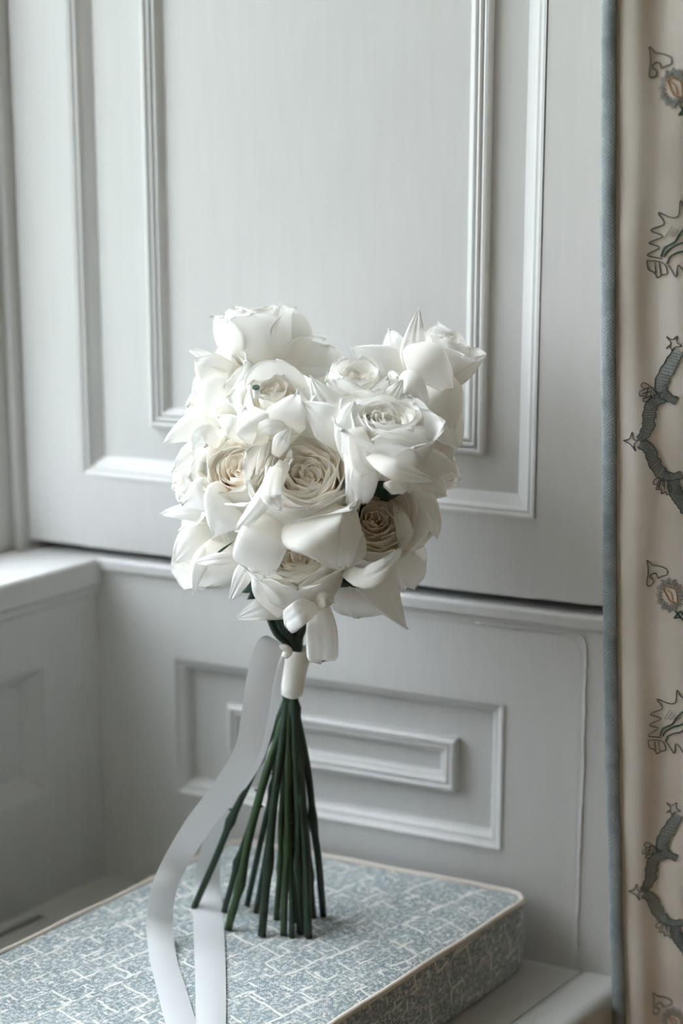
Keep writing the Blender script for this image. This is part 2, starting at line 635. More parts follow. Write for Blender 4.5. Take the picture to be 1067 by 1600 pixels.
# line of cracked, lifted paint down the board edge
cr = [(on_plane(x, y, KC, EN)) for x, y in ((742, 973), (800, 980), (860, 985), (900, 990), (915, 1003), (916, 1040), (914, 1120), (912, 1200), (908, 1290), (907, 1320), (904, 1400), (902, 1470), (901, 1512))]
cr = spline(cr, 90) + EN * 0.0006
cr += (RNG.randn(90, 1) * 0.00035) * ES
rr = 0.0009 + 0.0007 * np.abs(np.sin(np.arange(90) * 0.9) * np.cos(np.arange(90) * 0.37))
v, f = tube_geo(cr, rr, 6)
mesh('paint_ridge', v, f, 'paint', low, smooth=True)

# ------------------------------------------------------------------ shutter leaf
sh = empty('window_shutter', rev(0.2, 0, 0.294))
tag(sh, 'tall white panelled wooden shutter leaf folded back beside the window', 'shutter')
ZS0, ZS1 = 0.2940, WINH - 0.02
SS0, SS1 = -0.066, SB - 0.002
OS0, OS1, OZ0, OZ1 = -0.0085, 0.3800, 0.3560, 1.60
T = -0.034
bx('stile', rev, SS0, OS0, T, 0, ZS0, ZS1, 'paint', sh, bev=0.0025)
bx('stile', rev, OS1, SS1, T, 0, ZS0, ZS1, 'paint', sh, bev=0.0025)
bx('bottom_rail', rev, OS0 - .003, OS1 + .003, T, -0.00005, ZS0 + 0.0003, OZ0, 'paint', sh)
bx('top_rail', rev, OS0 - .003, OS1 + .003, T, -0.00005, OZ1, ZS1, 'paint', sh)
bx('field', rev, OS0 - .005, OS1 + .005, T + .004, -0.0100, OZ0 - .005, OZ1 + .005, 'paint', sh)
frame('sunk_moulding', rev, OS0 - .001, OS1 + .001, OZ0 - .001, OZ1 + .001, [(0, 0.0006), (0.002, 0.0004), (0.004, -0.001), (0.006, -0.0012), (0.0085, -0.004), (0.0115, -0.0062), (0.0145, -0.0085), (0.0165, -0.0102)], 'paint', sh)
reed2 = [(0, -0.0102), (0.0, -0.0045), (0.0014, -0.0028), (0.0034, -0.0025), (0.0048, -0.0034), (0.0054, -0.0056), (0.0062, -0.0036), (0.0076, -0.0028), (0.0092, -0.0036), (0.0098, -0.0058), (0.0106, -0.0044), (0.012, -0.0040), (0.0134, -0.005), (0.0155, -0.0075), (0.0175, -0.0102)]
frame('reeded_moulding', rev, 0.0530, 0.3390, 0.3990, 1.55, reed2, 'paint', sh)

# ------------------------------------------------------------------ window seat
seat = empty('window_bench', win(0.6, 0.22, 0))
tag(seat, 'white painted bench built into the window alcove under the sill', 'bench')
SFB = BR + 0.006       # front of the seat board


def seat_poly(z0, z1, b0, b1, name, mat='paint_sill', bev=0.0):
    a00, a01 = -0.25 * b0 - 0.004, -0.25 * b1 - 0.004
    pts = [(a00, b0), (a01, b1), (ALCW + 0.25 * b1, b1), (ALCW + 0.25 * b0, b0)]
    vs = [win(a, b, z0) for a, b in pts] + [win(a, b, z1) for a, b in pts]
    fs = [(0, 1, 2, 3), (7, 6, 5, 4)] + [(i, (i + 1) % 4, 4 + (i + 1) % 4, 4 + i) for i in range(4)]
    o = fix(mesh(name, vs, fs, mat, seat))
    if bev: bevel(o, bev, 4)
    return o


seat_poly(-0.03, 0.0028, SFB - 0.034, SFB + 0.008, 'nosing', bev=0.010)
seat_poly(ZF, -0.028, SFB - 0.03, SFB - 0.008, 'front_panel', 'paint')
# finger slot cut in the ledge behind the cushion
g0 = on_z(-40, 1482, 0); g1 = on_z(60, 1436, 0)
ga0, ga1 = float(np.dot(g0 - KC, EA)), float(np.dot(g1 - KC, EA))
gb = float(np.dot((g0 + g1) / 2 - KC, EB))
seat_poly(-0.03, 0.0, -0.005, gb - 0.0050, 'seat_board')
seat_poly(-0.03, 0.0, gb + 0.0050, SFB - 0.032, 'seat_board')
bx('seat_board', win, -0.25 * gb - 0.004, ga1 - 0.0050, gb - 0.0050, gb + 0.0050, -0.03, 0.0, 'paint_sill', seat)
bx('seat_board', win, ga0 + 0.0050, ALCW + 0.25 * gb, gb - 0.0050, gb + 0.0050, -0.03, 0.0, 'paint_sill', seat)
ring, fsr = [], []
NR = 28
for rad, z in ((0.0085, 0.0004), (0.0078, 0.0022), (0.0055, 0.0022), (0.0048, 0.0005)):
    for k in range(NR):
        t = 2 * math.pi * k / NR
        ca = (ga0 if math.cos(t) > 0 else ga1)
        ring.append(win(ca + rad * math.cos(t), gb + rad * math.sin(t), z))
for p in range(3):
    for k in range(NR):
        fsr.append((p * NR + k, p * NR + (k + 1) % NR, (p + 1) * NR + (k + 1) % NR, (p + 1) * NR + k))
fix(mesh('slot_rim', ring, fsr, 'paint_sill', seat, smooth=True))

# ================================================================== CUSHION
ZCU = 0.062
cf0, cf1 = on_z(520, 1600, ZCU), on_z(832, 1402, ZCU)
cb0 = on_z(235, 1375, ZCU)
b_front = float(np.dot(cf0 - KC, EB))
b_back = float(np.dot(cb0 - KC, EB))
END = 0.012           # gap to the reveal


def cu(a, b):
    return np.array([a, b])


def a_end(b):
    return -0.2505 * b + END


poly = [(a_end(b_back), b_back), (a_end(b_front), b_front), (1.02, b_front), (1.02, b_back)]


def round_poly(poly, r, n=7):
    out = []
    P = [np.array(p, float) for p in poly]
    for i in range(len(P)):
        p, q, s = P[i - 1], P[i], P[(i + 1) % len(P)]
        d1 = (p - q) / np.linalg.norm(p - q); d2 = (s - q) / np.linalg.norm(s - q)
        for t in np.linspace(0, 1, n):
            out.append((1 - t) ** 2 * (q + d1 * r) + 2 * t * (1 - t) * q + t * t * (q + d2 * r))
    return np.array(out)


rp = round_poly(poly, 0.02)
# resample the outline evenly
cl = np.vstack([rp, rp[:1]])
dist = np.r_[0, np.cumsum(np.linalg.norm(np.diff(cl, axis=0), axis=1))]
NO = 220
tt = np.linspace(0, dist[-1], NO, endpoint=False)
outl = np.stack([np.interp(tt, dist, cl[:, k]) for k in range(2)], 1)
tan = np.roll(outl, -1, 0) - np.roll(outl, 1, 0)
tan /= np.linalg.norm(tan, axis=1)[:, None]
inn = np.stack([tan[:, 1], -tan[:, 0]], 1)
cen = outl.mean(0)
if np.dot(inn[0], cen - outl[0]) < 0:
    inn = -inn
cush = empty('seat_cushion', win(0.45, (b_front + b_back) / 2, 0.0))
tag(cush, 'blue-grey patterned boxed seat cushion with cream piping on the window seat', 'cushion')
# box sides
prof = [(0.010, 0.0008), (0.002, 0.003), (0.0, 0.010), (-0.0015, 0.031), (0.0, 0.052), (0.0022, 0.0605)]
vs, fs, uvs = [], [], []
for d, z in prof:
    for k in range(NO):
        a, b = outl[k] + inn[k] * d
        vs.append(win(a, b, z + 0.0006 * math.sin(k * 0.37) * (z > 0.005)))
        uvs.append((tt[k], z + 3.0))
for p in range(len(prof) - 1):
    for k in range(NO):
        fs.append((p * NO + k, p * NO + (k + 1) % NO, (p + 1) * NO + (k + 1) % NO, (p + 1) * NO + k))
fix(mesh('boxing', vs, fs, 'cushion_cloth', cush, smooth=True, uvs=uvs))
# top: rings moving inward with a soft crown
rings = [0.016, 0.03, 0.06, 0.11, 0.18, 0.28, 0.42, 0.6, 0.8, 1.0]
vs, fs, uvs = [], [], []
mid_b = (b_front + b_back) / 2
hb = (b_front - b_back) / 2
for ri, d in enumerate(rings):
    for k in range(NO):
        q = outl[k]
        tgt = np.array([min(max(q[0], a_end(mid_b) + hb), 1.02 - hb), mid_b])
        p = q + (tgt - q) * d
        hz = 0.0605 + 0.0050 * (1 - math.exp(-d * hb / 0.012)) + 0.0006 * math.sin(p[0] * 31) * math.cos(p[1] * 47) * min(1, d * 6)
        vs.append(win(p[0], p[1], hz))
        uvs.append((p[0], p[1]))
for p in range(len(rings) - 1):
    for k in range(NO):
        fs.append((p * NO + k, p * NO + (k + 1) % NO, (p + 1) * NO + (k + 1) % NO, (p + 1) * NO + k))
top = fix(mesh('top_panel', vs, fs, 'cushion_cloth', cush, smooth=True, uvs=uvs))
CTOP = 0.0655
pp = [win(*(outl[k] + inn[k] * 0.0004), 0.0618 + 0.0004 * math.sin(k * 0.8)) for k in range(NO)]
pp = np.array(pp + pp[:2])
v, f = tube_geo(pp, 0.0023, 8, caps=False)
mesh('piping', v, f, 'piping', cush, smooth=True)

# ================================================================== CURTAIN
edge_px = [(942, 0), (941, 300), (941, 500), (943, 700), (944, 900), (945, 1000), (947, 1150), (951, 1300), (955, 1450), (960, 1600)]


def cur_y(z):
    return 1.186 + (0.325 - z) * 0.08


ez, ex = [], []
for x, y in edge_px:
    wy = 1.186
    for _ in range(8):
        p = on_y(x, y, wy); wy = cur_y(p[2])
    ez.append(p[2]); ex.append(p[0])
ez, ex = np.array(ez)[::-1], np.array(ex)[::-1]


def edge_x(z):
    if z > ez[-1]: return ex[-1]
    if z < ez[0]: return ex[0] + (ez[0] - z) * 0.05
    return float(np.interp(z, ez, ex))


cpath = [(0, 0.0015), (0.005, -0.001), (0.0095, -0.0012), (0.013, -0.003), (0.022, -0.0050), (0.036, -0.0035), (0.052, -0.0065), (0.066, -0.007),
         (0.080, 0.0), (0.088, 0.02), (0.094, 0.046), (0.104, 0.064), (0.122, 0.066), (0.140, 0.052), (0.160, 0.048), (0.176, 0.066),
         (0.182, 0.096), (0.190, 0.126), (0.206, 0.136), (0.226, 0.126), (0.244, 0.126), (0.258, 0.146), (0.264, 0.176), (0.274, 0.2), (0.292, 0.206), (0.312, 0.196)]
cp = spline(cpath, 500)
ct = np.r_[0, np.cumsum(np.linalg.norm(np.diff(cp, axis=0), axis=1))]
cn = np.gradient(cp, axis=0)
cn = np.stack([cn[:, 1], -cn[:, 0]], 1); cn /= np.linalg.norm(cn, axis=1)[:, None]


def curtain(t, z, off=0.0):
    x = np.interp(t, ct, cp[:, 0]); y = np.interp(t, ct, cp[:, 1])
    nx = np.interp(t, ct, cn[:, 0]); ny = np.interp(t, ct, cn[:, 1])
    w = min(1.0, max(0.0, (t - 0.012) / 0.02))
    o = off + w * (0.0011 * math.sin(t * 130 + z * 9) * math.sin(z * 17 + 1.3) + 0.0008 * math.sin(t * 70 - z * 31))
    return np.array([edge_x(z) + x + nx * o, cur_y(z) + y + ny * o, z])


def project(p):
    v = p - C0
    d = np.dot(v, FW)
    return IW / 2 + FPX * np.dot(v, RT) / d, IH / 2 - FPX * np.dot(v, UP) / d


def curtain_tz(px, py):
    z = 0.66 - 1.186 * math.tan(PITCH + math.atan((py - 800) / FPX))
    ts = np.linspace(0, 0.10, 101)
    for _ in range(3):
        best = min(ts, key=lambda t: abs(project(curtain(t, z))[0] - px))
        qy = project(curtain(best, z))[1]
        z += (qy - py) * 1.22 / FPX
    return best, z


ZTOP, ZBOT = 2.35, ZF + 0.012
cur = empty('window_curtain', (0.26, 1.26, ZBOT))
tag(cur, 'cream linen curtain embroidered with grey scrolls and edged with blue-grey tape', 'curtain')
tg = np.r_[np.linspace(0.0, 0.1, 60), np.linspace(0.1, ct[-1], 110)[1:]]
zg = np.r_[np.linspace(ZBOT, 0.0, 14)[:-1], np.linspace(0.0, 0.8, 50), np.linspace(0.8, ZTOP, 30)[1:]]
vs = [curtain(t, z) for z in zg for t in tg]
uvs = [(t, z) for z in zg for t in tg]
nT = len(tg)
fs = [(i * nT + j, i * nT + j + 1, (i + 1) * nT + j + 1, (i + 1) * nT + j) for i in range(len(zg) - 1) for j in range(nT - 1)]
o = mesh('curtain_cloth', vs, fs, 'linen', cur, smooth=True, uvs=uvs)
# tape border, folded round the leading edge
tp = [(0.0088, 0.0002), (0.0090, 0.0022), (0.0078, 0.0030), (0.0045, 0.0026), (0.0012, 0.0022), (-0.001, 0.0004), (0.0002, -0.0018), (0.005, -0.0022)]
vs, uvs = [], []
for z in zg:
    for k, (t, of) in enumerate(tp):
        p = curtain(max(t, 0), z, of + 0.00035 * math.sin(z * 60 + k))
        p[0] += min(t, 0)
        vs.append(p); uvs.append((t + 0.3, z))
nT = len(tp)
fs = [(i * nT + j, i * nT + j + 1, (i + 1) * nT + j + 1, (i + 1) * nT + j) for i in range(len(zg) - 1) for j in range(nT - 1)]
mesh('border_tape', vs, fs, 'tape', cur, smooth=True, uvs=uvs)


def c7(pts): return [(900 + x * 0.3436, 450 + y * 0.34375) for x, y in pts]
def c8(pts): return [(900 + x * 0.4063, 950 + y * 0.40625) for x, y in pts]


def to_tz(pts): return [curtain_tz(x, y) for x, y in pts]


def thread(tz, rad, dz=0, mirror=None, n=None, off=0.0004, closed=False):
    P = np.array(tz)
    if closed: P = np.vstack([P, P[:1]])
    S = spline(P, n or max(6, 4 * len(P)))
    if mirror is not None: S[:, 0] = 2 * mirror - S[:, 0]
    return tube_geo([curtain(t, z + dz, off) for t, z in S], rad, 4)


def band(tz, hw, dz=0, mirror=None, off=0.0005):
    """filled embroidered band with stitched cross threads; returns (fill, stitches, outline)"""
    S = spline(np.array(tz), 26)
    w = np.array([hw * (0.55 + 0.45 * math.sin(math.pi * min(1, 0.12 + i / 25)) + 0.10 * math.sin(i * 1.9)) for i in range(26)])
    d = np.gradient(S, axis=0); d /= np.linalg.norm(d, axis=1)[:, None]
    q = np.stack([-d[:, 1], d[:, 0]], 1)
    A, B = S + q * (w * (0.9 + 0.28 * np.abs(np.sin(np.arange(26) * 0.75))))[:, None], S - q * (w * 0.95)[:, None]
    mir = (lambda X: np.stack([2 * mirror - X[:, 0], X[:, 1]], 1)) if mirror is not None else (lambda X: X)
    A2, B2 = mir(A), mir(B)
    v = [curtain(t, z + dz, off) for t, z in A2] + [curtain(t, z + dz, off) for t, z in B2]
    f = [(i, i + 1, 27 + i, 26 + i) for i in range(25)]
    st = []
    for i in range(1, 25):
        st.append(tube_geo([curtain(A2[i][0], A2[i][1] + dz, off + .0002), curtain(B2[min(25, i + 1)][0], B2[min(25, i + 1)][1] + dz, off + .0002)], 0.00016, 4))
    ol = [tube_geo([curtain(t, z + dz, off + .0002) for t, z in X], 0.00034, 4) for X in (A2, B2)]
    return (v, f), st, ol


scroll_bands = [to_tz(c7(p)) for p in (
    [(462, 280), (440, 330), (405, 390), (380, 440), (395, 480), (425, 500), (460, 515)],
    [(400, 492), (350, 520), (328, 570), (326, 630), (300, 678), (280, 690)],
    [(288, 706), (330, 735), (352, 790), (385, 845), (430, 858), (480, 850)],
    [(440, 870), (448, 920), (466, 965), (492, 1020)])]
scroll_lines = [to_tz(c7(p)) for p in (
    [(345, 450), (310, 430), (292, 445), (310, 460), (290, 470), (292, 490), (310, 490), (300, 512), (325, 515), (340, 495)],
    [(345, 450), (380, 485), (345, 500), (345, 450)],
    [(215, 693), (240, 685), (252, 655), (262, 690), (285, 690), (265, 710), (268, 742), (248, 712), (215, 693)],
    [(408, 275), (430, 250), (412, 220), (440, 235), (462, 218), (455, 248), (480, 262), (450, 268), (440, 285), (425, 262), (408, 275)],
    [(380, 862), (355, 870), (350, 890), (368, 895), (360, 915), (385, 915), (385, 935), (405, 925), (418, 940), (432, 915), (420, 885)],
    [(392, 860), (395, 900)], [(415, 870), (412, 915)], [(330, 450), (318, 495)], [(335, 452), (305, 462)], [(338, 470), (304, 480)], [(340, 488), (312, 502)], [(404, 866), (404, 915)], [(380, 870), (368, 890)], [(388, 870), (376, 908)], [(350, 462), (368, 485)], [(350, 475), (362, 490)])]
bud_lines = [to_tz(c7(p)) for p in (
    [(320, 1238), (326, 1290), (318, 1345), (338, 1352), (350, 1330), (335, 1312), (350, 1295), (368, 1300), (370, 1318), (390, 1308), (412, 1302), (415, 1280), (395, 1268), (372, 1262), (345, 1258), (335, 1245), (320, 1238)],)]
bud_c = to_tz(c7([(428, 1395)]))[0]
bud_gold = to_tz(c7([(398, 1370), (412, 1355), (430, 1362), (450, 1372), (462, 1400), (458, 1432), (440, 1428), (424, 1420), (412, 1398), (398, 1370)]))
bud_gold2 = to_tz(c7([(415, 1372), (432, 1388), (436, 1420)]))
bud_leaf = [to_tz(c7(p)) for p in ([(445, 1500), (470, 1470), (486, 1485)], [(445, 1500), (470, 1498), (490, 1515)], [(455, 1468), (480, 1500)])]
aster_out = [to_tz(c8(p)) for p in (
    [(412, 345), (400, 335), (388, 316), (381, 362), (352, 366), (308, 350), (330, 386), (286, 408), (326, 426), (278, 450), (314, 462), (274, 490), (325, 498)],
    [(276, 508), (280, 535), (300, 545), (310, 560), (328, 550), (344, 545), (340, 520), (315, 508), (276, 508)],
    [(350, 518), (362, 535), (376, 558), (384, 522), (398, 535), (412, 556)],
    [(300, 512), (305, 545)], [(318, 512), (322, 548)])]
aster_in = [to_tz(c8(p)) for p in (
    [(322, 492), (330, 465), (350, 455), (372, 445), (385, 420), (411, 398)],
    [(330, 492), (345, 475), (372, 458), (398, 450), (414, 440)],
    [(345, 515), (356, 492), (380, 480), (400, 478), (414, 466)])]
aster_fill = to_tz(c8([(345, 430), (370, 400), (411, 380)]))

LZ = 0.341
TC = 0.0665                   # vertical axis of the pattern along the cloth


def motif(name, parts):
    """parts: list of (geos, material) merged as one stitched motif with sub-part threads"""
    first = None
    for geos, mat, sub in parts:
        v, f = join(geos)
        if first is None:
            first = mesh(name, v, f, mat, cur, smooth=True); first['kind'] = 'stuff'
        else:
            mesh(sub, v, f, mat, first, smooth=True)['kind'] = 'stuff'


for k in range(-2, 5):
    dz = LZ * k
    for mir in (None, TC):
        fills, sts, ols = [], [], []
        for b in scroll_bands:
            F_, S_, O_ = band(b, 0.0043, dz, mir)
            fills.append(F_); sts += S_; ols += O_
        ols += [thread(l, 0.00032, dz, mir) for l in scroll_lines]
        motif('embroidered_scroll', [(fills, 'thread_grey', ''), (sts, 'thread_mid', 'stitching'), (ols, 'thread_dark', 'outline')])
    # bud: ring of short radial stitches, gold heart, cloud-like leaf
    hat = []
    for i in range(46):
        a = 2 * math.pi * i / 46
        r0, r1 = 0.0062 + 0.001 * math.sin(i * 2.3), 0.0105 + 0.0008 * math.sin(i * 1.7)
        e = lambda r: (bud_c[0] + r * math.cos(a) * 0.9, bud_c[1] + r * math.sin(a) * 1.15)
        hat.append(thread([e(r0), e(r1)], 0.00032, dz, n=4))
        hat.append(thread([e(r0 * .85 + 0.001), e(r1 * .86)], 0.00026, dz, n=4))
    ln = [thread(l, 0.00034, dz) for l in bud_lines]
    gd = [thread(bud_gold, 0.0005, dz), thread(bud_gold2, 0.00045, dz)]
    lf = [thread(l, 0.0006, dz) for l in bud_leaf]
    motif('embroidered_bud', [(hat, 'thread_grey', ''), (ln, 'thread_dark', 'outline'), (gd, 'thread_gold', 'gold_heart'), (lf, 'thread_green', 'leaf')])
    ol = [thread(l, 0.00034, dz, m_) for l in aster_out for m_ in (None, TC)]
    inn_ = [thread(l, 0.0006, dz, m_) for l in aster_in for m_ in (None, TC)]
    fl = [thread([(aster_fill[1][0] + 0.001 * i, aster_fill[1][1] - 0.0006 * i), (aster_fill[1][0] + 0.001 * i - 0.004, aster_fill[1][1] - 0.006)], 0.0002, dz, n=4) for i in range(-2, 8, 2)]
    motif('embroidered_aster', [(ol, 'thread_dark', ''), (inn_, 'thread_green', 'stitching'), (fl, 'thread_grey', 'shading')])

# ================================================================== BOUQUET
BIND_Y = 1.222
bind = on_y(457, 1050, BIND_Y)
base_pt = on_z(420, 1450, CTOP)
bq = empty('rose_bouquet', (float(base_pt[0]), float(base_pt[1]), CTOP))
tag(bq, 'hand-tied bouquet of white garden roses with long green stems and trailing ribbon', 'bouquet')
PETALS = []


def wprofile(v, W, base, peak, point, ex=2.0):
    """half width along the petal"""
    point = point ** 0.5 if point > 0.15 else point
    w = np.empty_like(v)
    for i, t in enumerate(v):
        if t < peak:
            w[i] = base + (1 - base) * math.sin(math.pi / 2 * t / peak)
        else:
            q = (t - peak) / (1 - peak)
            rnd = max(0, 1 - q ** ex) ** (1 / ex)
            pt = (1 - q ** 1.25)
            w[i] = rnd * (1 - point) + pt * point
    return np.maximum(w, 0.012) * W


def petal_geo(Cn, Nn, w, k, roll=0.0, m=13, ruffle=0.0008, seed=0, corner=0.0):
    r = np.random.RandomState(seed)
    n = len(Cn)
    T_ = np.gradient(Cn, axis=0); T_ /= np.linalg.norm(T_, axis=1)[:, None] + 1e-12
    S_ = np.cross(T_, Nn); S_ /= np.linalg.norm(S_, axis=1)[:, None] + 1e-12
    Nn = np.cross(S_, T_)
    k = np.full(n, k) if np.isscalar(k) else k
    roll = np.full(n, roll) if np.isscalar(roll) else roll
    half = m // 2
    ph = r.rand(8) * 6.28
    V = np.zeros((n, m, 3))
    sub = 4
    for i in range(n):
        for sg in (-1, 1):
            th, x, y = 0.0, 0.0, 0.0
            V[i, half] = Cn[i]
            ds = w[i] / (half * sub)
            for j in range(1, half + 1):
                for q in range(sub):
                    u = (j - 1 + (q + 0.5) / sub) / half
                    e = max(0.0, (u - 0.55) / 0.45)
                    th += (k[i] + roll[i] * e * e * (3 - 2 * e) * (1 + 0.35 * sg * math.sin(ph[0]))) * ds
                    x += math.cos(th) * ds; y += math.sin(th) * ds
                V[i, half + sg * j] = Cn[i] + S_[i] * sg * x - Nn[i] * y
    vv = np.linspace(0, 1, n)[:, None]; uu = np.linspace(-1, 1, m)[None, :]
    edge = np.clip(np.maximum(np.abs(uu) ** 2.2, vv ** 4) * vv, 0, 1)
    rf = ruffle * edge * (np.sin(uu * 5 + vv * 3 + ph[1]) + 0.7 * np.sin(uu * 11 - vv * 4 + ph[2]) + 0.5 * np.sin(vv * 17 + ph[3] + uu * 2))
    crease = -0.0006 * np.exp(-(uu / 0.12) ** 2) * np.sin(math.pi * vv) + 0.00022 * np.sin(uu * 10 + ph[5]) * vv * min(1, ruffle / 0.0006)
    sk = 0.22 * math.sin(ph[6]) * w.max()
    V += S_[:, None, :] * (sk * vv ** 2)[:, :, None]
    V += Nn[:, None, :] * (rf + crease)[:, :, None]
    V += T_[:, None, :] * (0.0012 * edge * np.sin(uu * 7 + ph[4]) * min(1, ruffle / 0.0006))[:, :, None]
    if corner:
        V -= T_[:, None, :] * (corner * vv ** 2 * np.abs(uu) ** 3)[:, :, None]
    vs = V.reshape(-1, 3)
    fs = [(i * m + j, i * m + j + 1, (i + 1) * m + j + 1, (i + 1) * m + j) for i in range(n - 1) for j in range(m - 1)]
    return vs, fs


def vsamp(n):
    t = np.linspace(0, 1, n)
    return 1 - (1 - t) ** 1.5 * (1 - 0.0 * t)


def keyed(v, keys):
    return np.interp(v, [a for a, _ in keys], [b for _, b in keys])


def profile_path(keys, n):
    v = np.linspace(0, 1, 200)
    al = np.radians(keyed(v, keys))
    rho = np.r_[0, np.cumsum(np.cos(al))[:-1]] / 200
    z = np.r_[0, np.cumsum(np.sin(al))[:-1]] / 200
    t = vsamp(n)
    return t, np.interp(t, v, rho), np.interp(t, v, z), np.interp(t, v, al)


def rim(o, th=0.0002):
    """thickness of the petal edge"""
    md = o.modifiers.new('edge', 'SOLIDIFY')
    md.thickness = th
    md.offset = 0
    md.use_rim = True
    md.use_rim_only = True


class Rose:
    def __init__(s, px, py, y, axis, R=0.028, H=0.048, seed=0, heart=22, tint=1.0, closed=0.0, cup=True, refl=5, refl_az=None, reach=1.0, ncup=(3, 5), hs=1.0):
        s.hs = hs; s.closed = closed
        s.rs = np.random.RandomState(seed + 100)
        s.seed = seed
        s.R, s.H = R, H
        Z = np.array(axis, float); Z /= np.linalg.norm(Z)
        vw = np.array([0.0, -0.97, 0.2])
        X = vw - Z * np.dot(vw, Z); X /= np.linalg.norm(X)
        s.M = np.stack([X, np.cross(Z, X), Z], 1)
        s.axis = Z
        s.base = on_y(px, py, y) - Z * H * 0.86
        s.tint = tint
        s.y = y
        s.build_heart(heart, closed)
        if cup:
            s.build_cup(*ncup)
        if refl_az is None:
            a0 = s.rs.rand() * 6.28
            refl_az = [math.degrees(a0) + 360.0 / max(refl, 1) * i + s.rs.uniform(-18, 18) for i in range(refl)]
        for i, az in enumerate(refl_az):
            s.reflex(math.radians(az), s.rs.uniform(0.75, 1.1) * reach, s.rs.uniform(0.2, 0.9), i)

    def world(s, P):
        return s.base + np.asarray(P) @ s.M.T

    def build_heart(s, nh, closed):
        parts, tint = [], []
        R, H = s.R, s.H
        for i in range(nh):
            fr = i / (nh - 1)
            r = R * s.hs * (0.05 + 0.82 * fr ** 0.9) * (1 - 0.25 * closed * (1 - fr))
            az = i * 2.39996 + s.seed + s.rs.uniform(-0.3, 0.3)
            top = H * (0.80 + 0.17 * fr ** 1.5 + closed * 0.14 * (1 - fr)) + s.rs.uniform(-0.0012, 0.0012)
            ln = H * (0.42 + 0.25 * fr)
            n, m = 8, 15
            t = np.linspace(0, 1, n)
            lean = s.rs.uniform(0.05, 0.22) * (1 - closed)
            rho = r * (0.80 + (0.20 + lean) * t) + 0.0010 * t ** 5
            z = top - ln * (1 - t)
            P = np.stack([rho * math.cos(az), rho * math.sin(az), z], 1)
            Nn = np.tile([math.cos(az), math.sin(az), -0.15], (n, 1))
            w = (min(r * 1.7, R * 1.05) + 0.0010) * (0.88 + 0.12 * t)
            g = petal_geo(s.world(P), Nn @ s.M.T, w, 1.0 / max(r, 0.0016) * 0.92, -25.0 * fr, m, 0.0006, s.seed * 50 + i, corner=ln * 0.35)
            parts.append(g)
            tint += list(np.repeat(np.clip((0.95 * (1 - t) + 0.20) * (1 - 0.45 * fr) * s.tint, 0, 1), m))
        # receptacle that carries the petals
        lat = []
        for zz, rr in ((0.0, 0.004), (0.002, 0.007), (0.008, 0.011), (0.016, 0.014)):
            lat += [s.world([rr * math.cos(a) * R / .028, rr * math.sin(a) * R / .028, zz]) for a in np.linspace(0, 2 * math.pi, 12, endpoint=False)]
        lf = [(i * 12 + j, i * 12 + (j + 1) % 12, (i + 1) * 12 + (j + 1) % 12, (i + 1) * 12 + j) for i in range(3) for j in range(12)]
        parts.append((lat, lf)); tint += [0.6] * len(lat)
        V, F = join(parts)
        s.obj = mesh('rose', V, F, 'petal', bq, smooth=True, at=s.base, attr=tint)
        rim(s.obj, 0.00035)

    def put(s, g, tint):
        o = mesh('petal', g[0], g[1], 'petal', s.obj, smooth=True, attr=tint)
        PETALS.append(o)
        rim(o)
        return o

    def local_petal(s, az, keys, rscale, zscale, W, kf, roll, point, base=0.35, peak=0.6, n=15, m=13, ruffle=0.0008, sd=0, tt=(0.55, 0.04)):
        t, rho, z, al = profile_path(keys, n)
        rho = 0.003 + rho * rscale; z = z * zscale
        P = np.stack([rho * math.cos(az), rho * math.sin(az), z], 1)
        d = np.gradient(np.stack([rho, z], 1), axis=0); d /= np.linalg.norm(d, axis=1)[:, None]
        Nn = np.stack([d[:, 1] * math.cos(az), d[:, 1] * math.sin(az), -d[:, 0]], 1)
        w = wprofile(t, W, base, peak, point)
        k = kf(t, rho)
        rl = roll(t) if callable(roll) else roll
        g = petal_geo(s.world(P), Nn @ s.M.T, w, k, rl, m, ruffle, s.seed * 77 + sd)
        tint = np.repeat(np.clip(tt[0] + (tt[1] - tt[0]) * np.minimum(1, t * 1.7), 0, 1) * s.tint, m)
        return s.put(g, tint)

    def build_cup(s, n1, n2):
        R, H = s.R, s.H
        keys = [(0, 5), (0.22, 40), (0.5, 82), (0.8, 97), (0.93, 88), (1, 55)]
        _, rho, z, _ = profile_path(keys, 60)
        for ring, nn in ((0, n1), (1, n2)):
            a0 = s.rs.rand() * 6.28
            for i in range(nn):
                az = a0 + 2 * math.pi * i / nn + s.rs.uniform(-0.15, 0.15)
                Rr = R * (0.93 + 0.10 * ring + s.rs.uniform(0, 0.06))
                Hr = H * (1.0 - 0.07 * ring + s.rs.uniform(-0.05, 0.05))
                kk = list(keys)
                if not ring:
                    kk[3] = (0.8, 97 + 22 * s.closed); kk[-2] = (0.93, 90 + 25 * s.closed); kk[-1] = (1, 55 + 40 * s.closed)
                if ring:
                    kk[3] = (0.8, 92); kk[-2] = (0.92, 72); kk[-1] = (1, s.rs.uniform(-10, 30))
                s.local_petal(az, kk, Rr / rho.max(), Hr / z.max(), R * (1.22 if ring else 1.3), lambda t, r: 0.95 / np.maximum(r, 0.6 * R), lambda t: -60 * t ** 3 * ring, 0.16, base=0.5, peak=0.70, ruffle=0.0010, sd=ring * 10 + i)

    def reflex(s, az, reach, point, i):
        R, H = s.R, s.H
        e = s.rs.uniform(-55, -15)
        keys = [(0, 5), (0.2, 35), (0.42, 72), (0.58, 45), (0.75, 5), (1, e)]
        s.local_petal(az, keys, 1.5 * H * reach, 1.25 * H * reach, R * s.rs.uniform(0.85, 1.05), lambda t, r: keyed(t, [(0, 0.9 / R), (0.45, 0.8 / R), (0.75, 0.0), (1, -0.5 / R)]), lambda t: -70 * t ** 2, point, base=0.4, peak=0.62, ruffle=0.0012, sd=40 + i, tt=(0.5, 0.0))

